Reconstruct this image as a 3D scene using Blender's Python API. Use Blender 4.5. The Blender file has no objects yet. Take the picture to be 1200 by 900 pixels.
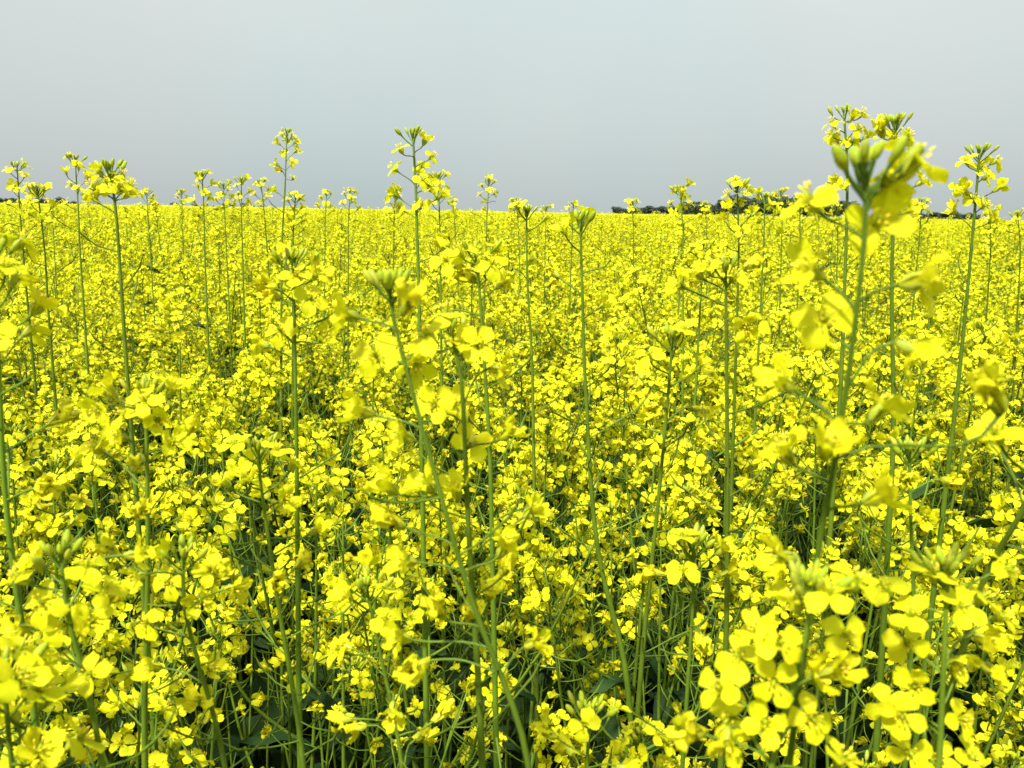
import bpy, math, random
import numpy as np
from mathutils import Vector, Matrix, Quaternion
R = math.radians
SC = bpy.context.scene
COL = SC.collection

# ------------------------------------------------------------------ camera
CAM_Z, F_PX, PITCH, ROLL = 1.45, 960.0, 11.9, 1.0      # pixels of a 1200 x 900 frame
cam_d = bpy.data.cameras.new("camera")
cam_d.sensor_width = 36.0
cam_d.lens = 36.0 * F_PX / 1200.0
cam_d.clip_start, cam_d.clip_end = 0.02, 6000.0
cam_d.dof.use_dof = True
cam_d.dof.focus_distance = 0.85
cam_d.dof.aperture_fstop = 22.0
cam = bpy.data.objects.new("camera", cam_d)
COL.objects.link(cam)
CAM_M = Matrix.Rotation(R(90 - PITCH), 3, 'X') @ Matrix.Rotation(R(ROLL), 3, 'Z')
cam.matrix_world = Matrix.Translation((0, 0, CAM_Z)) @ CAM_M.to_4x4()
SC.camera = cam
EYE = Vector((0, 0, CAM_Z))

# ------------------------------------------------------------------ sky, sun, exposure
SUN_EL, SUN_AZ = 54.0, 210.0            # high, behind the left shoulder of the camera
world = bpy.data.worlds.new("World")
SC.world = world
world.use_nodes = True
nt = world.node_tree
nt.nodes.clear()
n_out = nt.nodes.new("ShaderNodeOutputWorld")
n_bg = nt.nodes.new("ShaderNodeBackground")
n_bg.inputs["Strength"].default_value = 0.1
sky = nt.nodes.new("ShaderNodeTexSky")
sky.sky_type = 'NISHITA'
sky.sun_disc = False
sky.sun_elevation = R(SUN_EL)
sky.sun_rotation = R(SUN_AZ)
sky.dust_density = 4.0
sky.altitude = 300.0
hs = nt.nodes.new("ShaderNodeHueSaturation")
hs.inputs["Saturation"].default_value = 0.15
nt.links.new(sky.outputs[0], hs.inputs["Color"])
# an even high haze, somewhat brighter towards the zenith
tc = nt.nodes.new("ShaderNodeTexCoord")
sep = nt.nodes.new("ShaderNodeSeparateXYZ")
nt.links.new(tc.outputs["Generated"], sep.inputs[0])
mr = nt.nodes.new("ShaderNodeMapRange")
mr.inputs["From Min"].default_value = 0.0
mr.inputs["From Max"].default_value = 1.0
mr.inputs["To Min"].default_value = 1.0
mr.inputs["To Max"].default_value = 2.1
nt.links.new(sep.outputs["Z"], mr.inputs["Value"])
nz = nt.nodes.new("ShaderNodeTexNoise")
nz.inputs["Scale"].default_value = 1.6
nz.inputs["Detail"].default_value = 3.0
nt.links.new(tc.outputs["Generated"], nz.inputs["Vector"])
nmr = nt.nodes.new("ShaderNodeMapRange")
nmr.inputs["To Min"].default_value = 0.88
nmr.inputs["To Max"].default_value = 1.12
nt.links.new(nz.outputs["Fac"], nmr.inputs["Value"])
mm = nt.nodes.new("ShaderNodeMath"); mm.operation = 'MULTIPLY'
nt.links.new(mr.outputs[0], mm.inputs[0]); nt.links.new(nmr.outputs[0], mm.inputs[1])
cl = nt.nodes.new("ShaderNodeVectorMath"); cl.operation = 'SCALE'
cl.inputs[0].default_value = (3.22, 3.68, 3.66)
nt.links.new(mm.outputs[0], cl.inputs["Scale"])
# the haze is not one tone: drifts of slightly warmer grey
nz2 = nt.nodes.new("ShaderNodeTexNoise")
nz2.inputs["Scale"].default_value = 2.3
nz2.inputs["Detail"].default_value = 4.0
nz2.inputs["Roughness"].default_value = 0.55
nt.links.new(tc.outputs["Generated"], nz2.inputs["Vector"])
tr = nt.nodes.new("ShaderNodeMapRange")
tr.inputs["From Min"].default_value = 0.35
tr.inputs["From Max"].default_value = 0.65
nt.links.new(nz2.outputs["Fac"], tr.inputs["Value"])
tm = nt.nodes.new("ShaderNodeMix"); tm.data_type = 'RGBA'
tm.inputs["A"].default_value = (3.14, 3.70, 3.70, 1)
tm.inputs["B"].default_value = (3.48, 3.72, 3.64, 1)
nt.links.new(tr.outputs[0], tm.inputs["Factor"]); nt.links.new(tm.outputs["Result"], cl.inputs[0])
mx = nt.nodes.new("ShaderNodeMix"); mx.data_type = 'RGBA'
mx.inputs["Factor"].default_value = 0.88
nt.links.new(hs.outputs[0], mx.inputs["A"]); nt.links.new(cl.outputs[0], mx.inputs["B"])
nt.links.new(mx.outputs["Result"], n_bg.inputs["Color"])
nt.links.new(n_bg.outputs[0], n_out.inputs[0])

sun_d = bpy.data.lights.new("sun", 'SUN')
sun_d.energy = 4.8
sun_d.angle = R(6)
sun_d.color = (1.0, 0.975, 0.92)
sun = bpy.data.objects.new("sun", sun_d)
COL.objects.link(sun)
_az = R(SUN_AZ)
sdir = Vector((math.sin(_az) * math.cos(R(SUN_EL)), math.cos(_az) * math.cos(R(SUN_EL)), math.sin(R(SUN_EL))))
sun.rotation_euler = sdir.to_track_quat('Z', 'Y').to_euler()
sun.location = (0, 0, 30)

vs = SC.view_settings
vs.view_transform = 'Standard'
vs.look = 'None'
vs.exposure = 0.72
vs.gamma = 1.0
vs.use_curve_mapping = False
SC.render.engine = 'CYCLES'
SC.cycles.max_bounces = 5
SC.cycles.diffuse_bounces = 3
SC.cycles.adaptive_threshold = 0.02
SC.cycles.transmission_bounces = 4
SC.cycles.use_denoising = True

# ------------------------------------------------------------------ materials
def new_mat(name):
    m = bpy.data.materials.new(name)
    m.use_nodes = True
    m.node_tree.nodes.clear()
    return m, m.node_tree.nodes, m.node_tree.links

def plant_mat(name, base, other, rough=0.5, translucent=0.25, tcol=None, scale=400.0, spread=0.12, spec=0.4, wear=None, veins=0.0):
    """soft two-tone plant tissue; each object differs a little in tone"""
    m, N, L = new_mat(name)
    out = N.new("ShaderNodeOutputMaterial")
    p = N.new("ShaderNodeBsdfPrincipled")
    p.inputs["Roughness"].default_value = rough
    p.inputs["Specular IOR Level"].default_value = spec
    co = N.new("ShaderNodeTexCoord")
    no = N.new("ShaderNodeTexNoise"); no.inputs["Scale"].default_value = scale; no.inputs["Detail"].default_value = 2.0
    L.new(co.outputs["Object"], no.inputs["Vector"])
    ramp = N.new("ShaderNodeMapRange"); ramp.inputs["From Min"].default_value = 0.35; ramp.inputs["From Max"].default_value = 0.65
    L.new(no.outputs["Fac"], ramp.inputs["Value"])
    mix = N.new("ShaderNodeMix"); mix.data_type = 'RGBA'
    mix.inputs["A"].default_value = (*base, 1); mix.inputs["B"].default_value = (*other, 1)
    L.new(ramp.outputs[0], mix.inputs["Factor"])
    col = mix.outputs["Result"]
    oi = N.new("ShaderNodeObjectInfo")
    vein = None
    if veins > 0:
        sx = N.new("ShaderNodeSeparateXYZ"); L.new(co.outputs["Object"], sx.inputs[0])
        an = N.new("ShaderNodeMath"); an.operation = 'ARCTAN2'; L.new(sx.outputs["Y"], an.inputs[0]); L.new(sx.outputs["X"], an.inputs[1])
        mu = N.new("ShaderNodeMath"); mu.operation = 'MULTIPLY_ADD'; mu.inputs[1].default_value = 62.0; L.new(an.outputs[0], mu.inputs[0])
        n3 = N.new("ShaderNodeMath"); n3.operation = 'MULTIPLY'; n3.inputs[1].default_value = 9.0; L.new(no.outputs["Fac"], n3.inputs[0]); L.new(n3.outputs[0], mu.inputs[2])
        si = N.new("ShaderNodeMath"); si.operation = 'SINE'; L.new(mu.outputs[0], si.inputs[0])
        vmr = N.new("ShaderNodeMapRange"); vmr.inputs["From Min"].default_value = 0.3; vmr.inputs["From Max"].default_value = 1.0; vmr.inputs["To Max"].default_value = veins
        L.new(si.outputs[0], vmr.inputs["Value"])
        vm = N.new("ShaderNodeMix"); vm.data_type = 'RGBA'; vm.inputs["B"].default_value = (0.62, 0.58, 0.006, 1)
        L.new(col, vm.inputs["A"]); L.new(vmr.outputs[0], vm.inputs["Factor"])
        col = vm.outputs["Result"]; vein = si
    if wear:
        wn = N.new("ShaderNodeTexNoise"); wn.inputs["Scale"].default_value = scale * 0.35
        L.new(co.outputs["Object"], wn.inputs["Vector"])
        wr = N.new("ShaderNodeMapRange"); wr.inputs["From Min"].default_value = 0.56; wr.inputs["From Max"].default_value = 0.7
        L.new(wn.outputs["Fac"], wr.inputs["Value"])
        wm = N.new("ShaderNodeMix"); wm.data_type = 'RGBA'; wm.inputs["B"].default_value = (*wear, 1)
        L.new(col, wm.inputs["A"]); L.new(wr.outputs[0], wm.inputs["Factor"])
        col = wm.outputs["Result"]
    vr = N.new("ShaderNodeMapRange"); vr.inputs["To Min"].default_value = 1 - spread; vr.inputs["To Max"].default_value = 1 + spread * 0.6
    L.new(oi.outputs["Random"], vr.inputs["Value"])
    hsv = N.new("ShaderNodeHueSaturation")
    hr = N.new("ShaderNodeMapRange"); hr.inputs["To Min"].default_value = 0.492; hr.inputs["To Max"].default_value = 0.508
    rr = N.new("ShaderNodeMath"); rr.operation = 'FRACT'
    r7 = N.new("ShaderNodeMath"); r7.operation = 'MULTIPLY'; r7.inputs[1].default_value = 7.31
    L.new(oi.outputs["Random"], r7.inputs[0]); L.new(r7.outputs[0], rr.inputs[0]); L.new(rr.outputs[0], hr.inputs["Value"])
    L.new(hr.outputs[0], hsv.inputs["Hue"]); L.new(vr.outputs[0], hsv.inputs["Value"]); L.new(col, hsv.inputs["Color"])
    L.new(hsv.outputs[0], p.inputs["Base Color"])
    bump = N.new("ShaderNodeBump"); bump.inputs["Strength"].default_value = 0.25; bump.inputs["Distance"].default_value = 0.0006
    L.new((vein or no).outputs[0], bump.inputs["Height"]); L.new(bump.outputs[0], p.inputs["Normal"])
    if translucent > 0:
        t = N.new("ShaderNodeBsdfTranslucent")
        if tcol:
            t.inputs["Color"].default_value = (*tcol, 1)
        else:
            L.new(hsv.outputs[0], t.inputs["Color"])
        ms = N.new("ShaderNodeMixShader"); ms.inputs[0].default_value = translucent
        L.new(p.outputs[0], ms.inputs[1]); L.new(t.outputs[0], ms.inputs[2]); L.new(ms.outputs[0], out.inputs[0])
    else:
        L.new(p.outputs[0], out.inputs[0])
    return m

M_PETAL = plant_mat("petal_yellow", (0.82, 0.825, 0.011), (0.82, 0.79, 0.007), 0.55, 0.42, None, 260, 0.12, 0.2, veins=0.5)
M_WILT = plant_mat("petal_fading", (0.81, 0.79, 0.013), (0.80, 0.75, 0.018), 0.6, 0.35, None, 260, 0.10, 0.2, (0.80, 0.66, 0.06))
M_SEPAL = plant_mat("sepal", (0.50, 0.52, 0.03), (0.36, 0.44, 0.03), 0.5, 0.3, None, 400, 0.12)
M_ANTHER = plant_mat("anther", (0.80, 0.58, 0.02), (0.84, 0.68, 0.03), 0.7, 0.0, None, 600, 0.1)
M_STEM = plant_mat("stem_green", (0.09, 0.15, 0.012), (0.13, 0.20, 0.015), 0.5, 0.0, None, 60, 0.25, 0.18)
M_BUD = plant_mat("bud_green", (0.34, 0.45, 0.02), (0.48, 0.54, 0.025), 0.5, 0.2, None, 300, 0.25, 0.2)
M_LEAF = plant_mat("leaf_green", (0.020, 0.045, 0.012), (0.032, 0.066, 0.016), 0.75, 0.12, (0.05, 0.12, 0.01), 30, 0.3, 0.1)
MATS = [M_PETAL, M_WILT, M_SEPAL, M_ANTHER, M_STEM, M_BUD, M_LEAF]
PETAL, WILT, SEPAL, ANTHER, STEM, BUD, LEAF = range(7)

def tree_mat():
    m, N, L = new_mat("far_tree_leaves")
    out = N.new("ShaderNodeOutputMaterial"); p = N.new("ShaderNodeBsdfPrincipled")
    oi = N.new("ShaderNodeObjectInfo"); mx_ = N.new("ShaderNodeMix"); mx_.data_type = 'RGBA'
    mx_.inputs["A"].default_value = (0.03, 0.045, 0.028, 1); mx_.inputs["B"].default_value = (0.04, 0.06, 0.032, 1)
    L.new(oi.outputs["Random"], mx_.inputs["Factor"]); L.new(mx_.outputs["Result"], p.inputs["Base Color"])
    p.inputs["Roughness"].default_value = 0.7
    L.new(p.outputs[0], out.inputs[0]); return m
M_TREE = tree_mat()

def bark_mat():
    m, N, L = new_mat("bark")
    out = N.new("ShaderNodeOutputMaterial"); p = N.new("ShaderNodeBsdfPrincipled")
    p.inputs["Base Color"].default_value = (0.09, 0.07, 0.05, 1); p.inputs["Roughness"].default_value = 0.9
    L.new(p.outputs[0], out.inputs[0]); return m
M_BARK = bark_mat()

def soil_mat():
    m, N, L = new_mat("soil")
    out = N.new("ShaderNodeOutputMaterial"); p = N.new("ShaderNodeBsdfPrincipled")
    co = N.new("ShaderNodeTexCoord"); no = N.new("ShaderNodeTexNoise"); no.inputs["Scale"].default_value = 14; no.inputs["Detail"].default_value = 8
    L.new(co.outputs["Object"], no.inputs["Vector"])
    mx_ = N.new("ShaderNodeMix"); mx_.data_type = 'RGBA'
    mx_.inputs["A"].default_value = (0.030, 0.022, 0.015, 1); mx_.inputs["B"].default_value = (0.085, 0.062, 0.042, 1)
    L.new(no.outputs["Fac"], mx_.inputs["Factor"]); L.new(mx_.outputs["Result"], p.inputs["Base Color"])
    b = N.new("ShaderNodeBump"); b.inputs["Strength"].default_value = 0.8; b.inputs["Distance"].default_value = 0.03
    L.new(no.outputs["Fac"], b.inputs["Height"]); L.new(b.outputs[0], p.inputs["Normal"])
    p.inputs["Roughness"].default_value = 0.95
    L.new(p.outputs[0], out.inputs[0]); return m
M_SOIL = soil_mat()

def canopy_mat():
    m, N, L = new_mat("far_crop")
    out = N.new("ShaderNodeOutputMaterial"); p = N.new("ShaderNodeBsdfPrincipled")
    co = N.new("ShaderNodeTexCoord"); no = N.new("ShaderNodeTexNoise"); no.inputs["Scale"].default_value = 0.9; no.inputs["Detail"].default_value = 9
    L.new(co.outputs["Object"], no.inputs["Vector"])
    r = N.new("ShaderNodeMapRange"); r.inputs["From Min"].default_value = 0.4; r.inputs["From Max"].default_value = 0.62
    L.new(no.outputs["Fac"], r.inputs["Value"])
    mx_ = N.new("ShaderNodeMix"); mx_.data_type = 'RGBA'
    mx_.inputs["A"].default_value = (0.46, 0.45, 0.012, 1); mx_.inputs["B"].default_value = (0.72, 0.68, 0.009, 1)
    L.new(r.outputs[0], mx_.inputs["Factor"]); L.new(mx_.outputs["Result"], p.inputs["Base Color"])
    p.inputs["Roughness"].default_value = 0.8; p.inputs["Specular IOR Level"].default_value = 0.1
    L.new(p.outputs[0], out.inputs[0]); return m
M_CANOPY = canopy_mat()

# ------------------------------------------------------------------ mesh helpers
class MB:
    """collects vertices, faces and a material index for each face; build() makes one mesh"""
    def __init__(self):
        self.v, self.f, self.m = [], [], []
    def add(self, V, F, mat):
        o = len(self.v)
        self.v.extend(V)
        self.f.extend([tuple(i + o for i in f) for f in F])
        self.m.extend([mat] * len(F) if isinstance(mat, int) else mat)
    def join(self, other, M=None):
        if not other.v: return
        if M is None:
            V = other.v
        else:
            A = np.array(M)
            V = [tuple(r) for r in (np.array(other.v) @ A[:3, :3].T + A[:3, 3])]
        self.add(V, other.f, list(other.m))
    def mesh(self, name, mats=None, smooth=True):
        me = bpy.data.meshes.new(name)
        me.from_pydata([tuple(p) for p in self.v], [], self.f)
        used = sorted(set(self.m))
        src = mats or MATS
        for u in used: me.materials.append(src[u])
        remap = {u: i for i, u in enumerate(used)}
        me.polygons.foreach_set("material_index", [remap[k] for k in self.m])
        me.polygons.foreach_set("use_smooth", [smooth] * len(self.f))
        me.update()
        return me

def basis(d):
    d = Vector(d).normalized()
    a = Vector((0, 0, 1)) if abs(d.z) < 0.9 else Vector((1, 0, 0))
    x = d.cross(a).normalized()
    return x, d.cross(x).normalized(), d

def frame_at(pos, z, spin=0.0, s=1.0):
    x, y, d = basis(z)
    c, q = math.cos(spin), math.sin(spin)
    X = (x * c + y * q) * s; Y = (y * c - x * q) * s; Z = d * s
    if X.cross(Y).dot(Z) < 0: Y = -Y
    return Matrix(((X.x, Y.x, Z.x, pos[0]), (X.y, Y.y, Z.y, pos[1]), (X.z, Y.z, Z.z, pos[2]), (0, 0, 0, 1)))

def tube(mb, pts, radii, n=5, mat=STEM, cap=True):
    V, F = [], []
    k = len(pts)
    x = None
    for i, p in enumerate(pts):
        d = (pts[min(i + 1, k - 1)] - pts[max(i - 1, 0)])
        if d.length < 1e-9: d = Vector((0, 0, 1))
        d.normalize()
        if x is None: x = basis(d)[0]
        else:
            x = x - d * x.dot(d)
            x = x.normalized() if x.length > 1e-6 else basis(d)[0]
        y = d.cross(x)
        for j in range(n):
            a = 2 * math.pi * j / n
            V.append(p + (x * math.cos(a) + y * math.sin(a)) * radii[i])
    for i in range(k - 1):
        for j in range(n):
            j2 = (j + 1) % n
            F.append((i * n + j, i * n + j2, (i + 1) * n + j2, (i + 1) * n + j))
    if cap:
        V.append(pts[-1]); c = len(V) - 1
        for j in range(n): F.append(((k - 1) * n + j, (k - 1) * n + (j + 1) % n, c))
    mb.add(V, F, mat)

def lathe(mb, prof, n, mat, bend=0.0):
    V, F = [], []
    for (r, z) in prof:
        for j in range(n):
            a = 2 * math.pi * j / n
            V.append(Vector((r * math.cos(a) + bend * z * z, r * math.sin(a), z)))
    k = len(prof)
    for i in range(k - 1):
        for j in range(n):
            j2 = (j + 1) % n
            F.append((i * n + j, i * n + j2, (i + 1) * n + j2, (i + 1) * n + j))
    mb.add(V, F, mat)

# ------------------------------------------------------------------ flower kit (local +Z = the way the flower faces)
def petal_geo(rng, az, open_deg, nu, nv, crumple, size, mat):
    """one petal: a narrow upright claw, then a rounded blade that spreads outwards"""
    mb = MB(); V, F = [], []
    L, W = 0.0098 * size * rng.uniform(.92, 1.08), 0.0041 * size * rng.uniform(.9, 1.1)
    claw = 0.0052 * size
    th0 = R(open_deg); twist = rng.uniform(-.25, .25); recurve = rng.uniform(.1, .7) if open_deg > 60 else rng.uniform(-.2, .5)
    cup = rng.uniform(-.10, .28); side = rng.uniform(-.15, .15)
    ph1, ph2 = rng.uniform(0, 6.3), rng.uniform(0, 6.3)
    wave = 0.00045 * size * (1 + 5 * crumple)
    tts = {6: (0, .16, .36, .56, .74, .88, .96, 1), 4: (0, .3, .62, .86, 1), 3: (0, .55, 1)}[nu]
    us = [0.0] + [.22 + .78 * t for t in tts]
    ca, sa = math.cos(az), math.sin(az)
    for u in us:
        if u <= 0.22:
            t = u / 0.22
            r, z = 0.0007 * size + 0.0008 * size * t, claw * t
            hw = (0.0006 + 0.0006 * t) * size; tt = 0
        else:
            tt = (u - 0.22) / 0.78
            th = th0 + recurve * tt
            am = th0 + recurve * tt * .5
            r = 0.0015 * size + L * tt * math.sin(am)
            z = claw + L * tt * math.cos(am)
            hw = W * (.26 + .74 * math.sin(tt / .62 * math.pi / 2)) if tt < .62 else W * math.sqrt(max(0.0, 1 - ((tt - .62) / .40) ** 2))
            if nu == 3 and tt == 1: hw = W * .55
        for j in range(nv):
            v = -1 + 2 * j / (nv - 1)
            lat = v * hw + side * L * tt * .5
            dz = cup * hw * v * v * (1 if tt > 0 else 0) + wave * math.sin(6 * tt + 2.2 * v + ph1) * min(1, tt * 3)
            dr = 0.0
            if crumple > 0:
                dr = crumple * 0.0016 * math.sin(9 * tt + 5 * v + ph2)
                dz += crumple * 0.0012 * math.cos(7 * v + 4 * tt + ph1)
            rr = r + dr - 0.0008 * size * tt * v * v * (1 if tt > .85 else 0)
            la = lat * math.cos(twist * tt); zz = z + dz + lat * math.sin(twist * tt)
            V.append(Vector((rr * ca - la * sa, rr * sa + la * ca, zz)))
    for i in range(len(us) - 1):
        for j in range(nv - 1):
            a = i * nv + j
            F.append((a, a + 1, a + nv + 1, a + nv))
    mb.add(V, F, mat)
    return mb

def core_geo(rng, size, hi, wilt):
    """receptacle, four sepals, stamens and pistil of one flower"""
    mb = MB()
    # sepals
    for k in range(4):
        a = k * math.pi / 2 + rng.uniform(-.1, .1)
        sp = rng.uniform(.10, .38)
        ca, sa = math.cos(a), math.sin(a)
        V = []
        for (t, hw) in ((0, .0008), (.5, .0014), (1, .0004)):
            r = (.0010 + .0062 * t * math.sin(sp) + .0008 * math.sin(t * math.pi)) * size
            z = .0062 * t * size
            for v in (-1, 0, 1) if hi else (-1, 1):
                rr = r + (0.0004 * size if v == 0 else 0)
                V.append(Vector((rr * ca - v * hw * size * sa, rr * sa + v * hw * size * ca, z)))
        n = 3 if hi else 2
        F = [(i * n + j, i * n + j + 1, (i + 1) * n + j + 1, (i + 1) * n + j) for i in range(2) for j in range(n - 1)]
        mb.add(V, F, SEPAL)
    top = Vector((rng.uniform(-.0006, .0006), rng.uniform(-.0006, .0006), .0095)) * size
    tube(mb, [Vector((0, 0, 0)), Vector((0, 0, .004 * size)), top], [.0009 * size, .0008 * size, .0005 * size], 4 if not hi else 5, BUD)
    ns = 6 if hi else 4
    for k in range(ns):
        a = k * 2 * math.pi / ns + rng.uniform(-.2, .2)
        r1 = rng.uniform(.0016, .0028) * size; h = rng.uniform(.0075, .0092) * size
        e = Vector((r1 * math.cos(a), r1 * math.sin(a), h))
        if hi:
            tube(mb, [Vector((0, 0, .003 * size)), e], [.00022 * size, .0002 * size], 3, PETAL, False)
            d = Vector((math.cos(a) * .3, math.sin(a) * .3, 1)).normalized()
            tube(mb, [e - d * .0002 * size, e + d * .0009 * size, e + d * .002 * size], [.0002 * size, .0006 * size, .0002 * size], 4, ANTHER)
        else:
            tube(mb, [e - Vector((0, 0, .002)) * size, e + Vector((0, 0, .0015)) * size], [.0005 * size, .0004 * size], 3, ANTHER)
    return mb

FLOWERS = []          # each: dict(core, petals (4), mid, low, wilt)
frng = random.Random(11)
for i in range(14):
    if i < 6:   op, cr, wl = frng.uniform(72, 98), 0.0, False
    elif i < 10: op, cr, wl = frng.uniform(38, 62), 0.35, False
    else:        op, cr, wl = frng.uniform(12, 30), 1.0, True
    az0 = frng.uniform(0, 1.5)
    azs = [az0 + k * math.pi / 2 + (0.14 if k % 2 else -0.14) + frng.uniform(-.1, .1) for k in range(4)]
    ops = [op + frng.uniform(-13, 13) for k in range(4)]
    st = frng.randint(0, 10 ** 6)
    size = frng.uniform(.94, 1.08) * .85
    mat = WILT if wl else PETAL
    P = {}
    for tier, (nu, nv) in {"hi": (6, 5), "mid": (4, 3), "low": (3, 3)}.items():
        rr = random.Random(st)
        P[tier] = [petal_geo(rr, azs[k], ops[k], nu, nv, cr, size, mat) for k in range(4)]
    d = {"wilt": wl}
    core = core_geo(random.Random(st), size, True, wl)
    d["core"] = core.mesh("flower_centre")
    d["petals"] = [p.mesh("petal") for p in P["hi"]]
    mid = MB(); mid.join(core_geo(random.Random(st), size, False, wl))
    for p in P["mid"]: mid.join(p)
    d["mid_mb"] = mid; d["mid"] = mid.mesh("flower")
    low = MB()
    for p in P["low"]: low.join(p)
    tube(low, [Vector((0, 0, 0)), Vector((0, 0, .008 * size))], [.0016 * size, .0012 * size], 3, SEPAL)
    d["low_mb"] = low
    FLOWERS.append(d)
OPEN, FUNNEL, WILTED = list(range(6)), list(range(6, 10)), list(range(10, 14))

BUDS = []
for i in range(5):
    mb = MB(); L = frng.uniform(.0052, .0070); w = L * frng.uniform(.19, .24)
    prof = [(w * .35, 0), (w * .8, L * .18), (w, L * .45), (w * .86, L * .72), (w * .45, L * .93), (0.0001, L)]
    lathe(mb, prof, 7, BUD if i < 3 else SEPAL, frng.uniform(-6, 6))
    lo = MB(); lathe(lo, [(w * .4, 0), (w, L * .45), (0.0001, L)], 4, BUD if i < 3 else SEPAL)
    BUDS.append({"hi_mb": mb, "hi": mb.mesh("bud"), "low_mb": lo})

def leaf_geo(rng, L, W, lobed):
    mb = MB(); V, F = [], []
    droop = rng.uniform(.6, 1.5); tw = rng.uniform(-.5, .5); nu = 8
    ang, x, z = 0.9, 0.0, 0.0
    for i in range(nu + 1):
        t = i / nu
        hw = W * (math.sin(math.pi * min(1, t ** .75 + .04)) ** .8 + .05)
        if lobed: hw *= 0.72 + 0.28 * (i % 2)
        for v in (-1, -.5, 0, .5, 1):
            yy = v * hw
            zz = z + abs(v) * hw * .35 + .004 * math.sin(9 * t + 4 * v)
            V.append(Vector((x, yy * math.cos(tw * t), zz + yy * math.sin(tw * t))))
        ang -= droop / nu * 1.6
        x += L / nu * math.cos(ang); z += L / nu * math.sin(ang)
    for i in range(nu):
        for j in range(4):
            a = i * 5 + j
            F.append((a, a + 1, a + 6, a + 5))
    mb.add(V, F, LEAF)
    return mb
LEAVES = []
for i in range(8):
    big = i >= 3
    mb = leaf_geo(frng, frng.uniform(.14, .22) if big else frng.uniform(.05, .09), frng.uniform(.03, .05) if big else frng.uniform(.008, .014), big)
    LEAVES.append({"mb": mb, "me": mb.mesh("leaf"), "big": big})

# ------------------------------------------------------------------ plant generator
class Axis:
    """a smooth line through points given from the bottom upwards; looked up by distance from its tip"""
    def __init__(self, pts, sub=6):
        P = [Vector(p) for p in pts]; out = []
        T = [0.0]
        for i in range(1, len(P)): T.append(T[-1] + max(1e-5, (P[i] - P[i - 1]).length))
        n = len(P)
        tan = [(P[min(i + 1, n - 1)] - P[max(i - 1, 0)]) / (T[min(i + 1, n - 1)] - T[max(i - 1, 0)]) for i in range(n)]
        for i in range(n - 1):
            h = T[i + 1] - T[i]
            for k in range(sub):
                t = k / sub
                out.append(P[i] * (2 * t ** 3 - 3 * t * t + 1) + tan[i] * h * (t ** 3 - 2 * t * t + t)
                           + P[i + 1] * (3 * t * t - 2 * t ** 3) + tan[i + 1] * h * (t ** 3 - t * t))
        out.append(P[-1])
        self.p = out[::-1]
        self.s = [0.0]
        for i in range(1, len(self.p)): self.s.append(self.s[-1] + (self.p[i] - self.p[i - 1]).length)
        self.len = self.s[-1]
    def at(self, s):
        s = max(0.0, min(s, self.len - 1e-6))
        import bisect
        i = max(1, bisect.bisect_right(self.s, s)); i = min(i, len(self.s) - 1)
        t = (s - self.s[i - 1]) / max(1e-9, self.s[i] - self.s[i - 1])
        return self.p[i - 1].lerp(self.p[i], t), (self.p[i - 1] - self.p[i]).normalized()

def bez(a, da, b, db, n):
    L = (b - a).length * .45
    p1, p2 = a + da * L, b - db * L
    return [a * (1 - t) ** 3 + p1 * 3 * t * (1 - t) ** 2 + p2 * 3 * t * t * (1 - t) + b * t ** 3 for t in [i / n for i in range(n + 1)]]

UP = Vector((0, 0, 1))
WIND = Vector((0.35, 0.1, 0))

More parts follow.
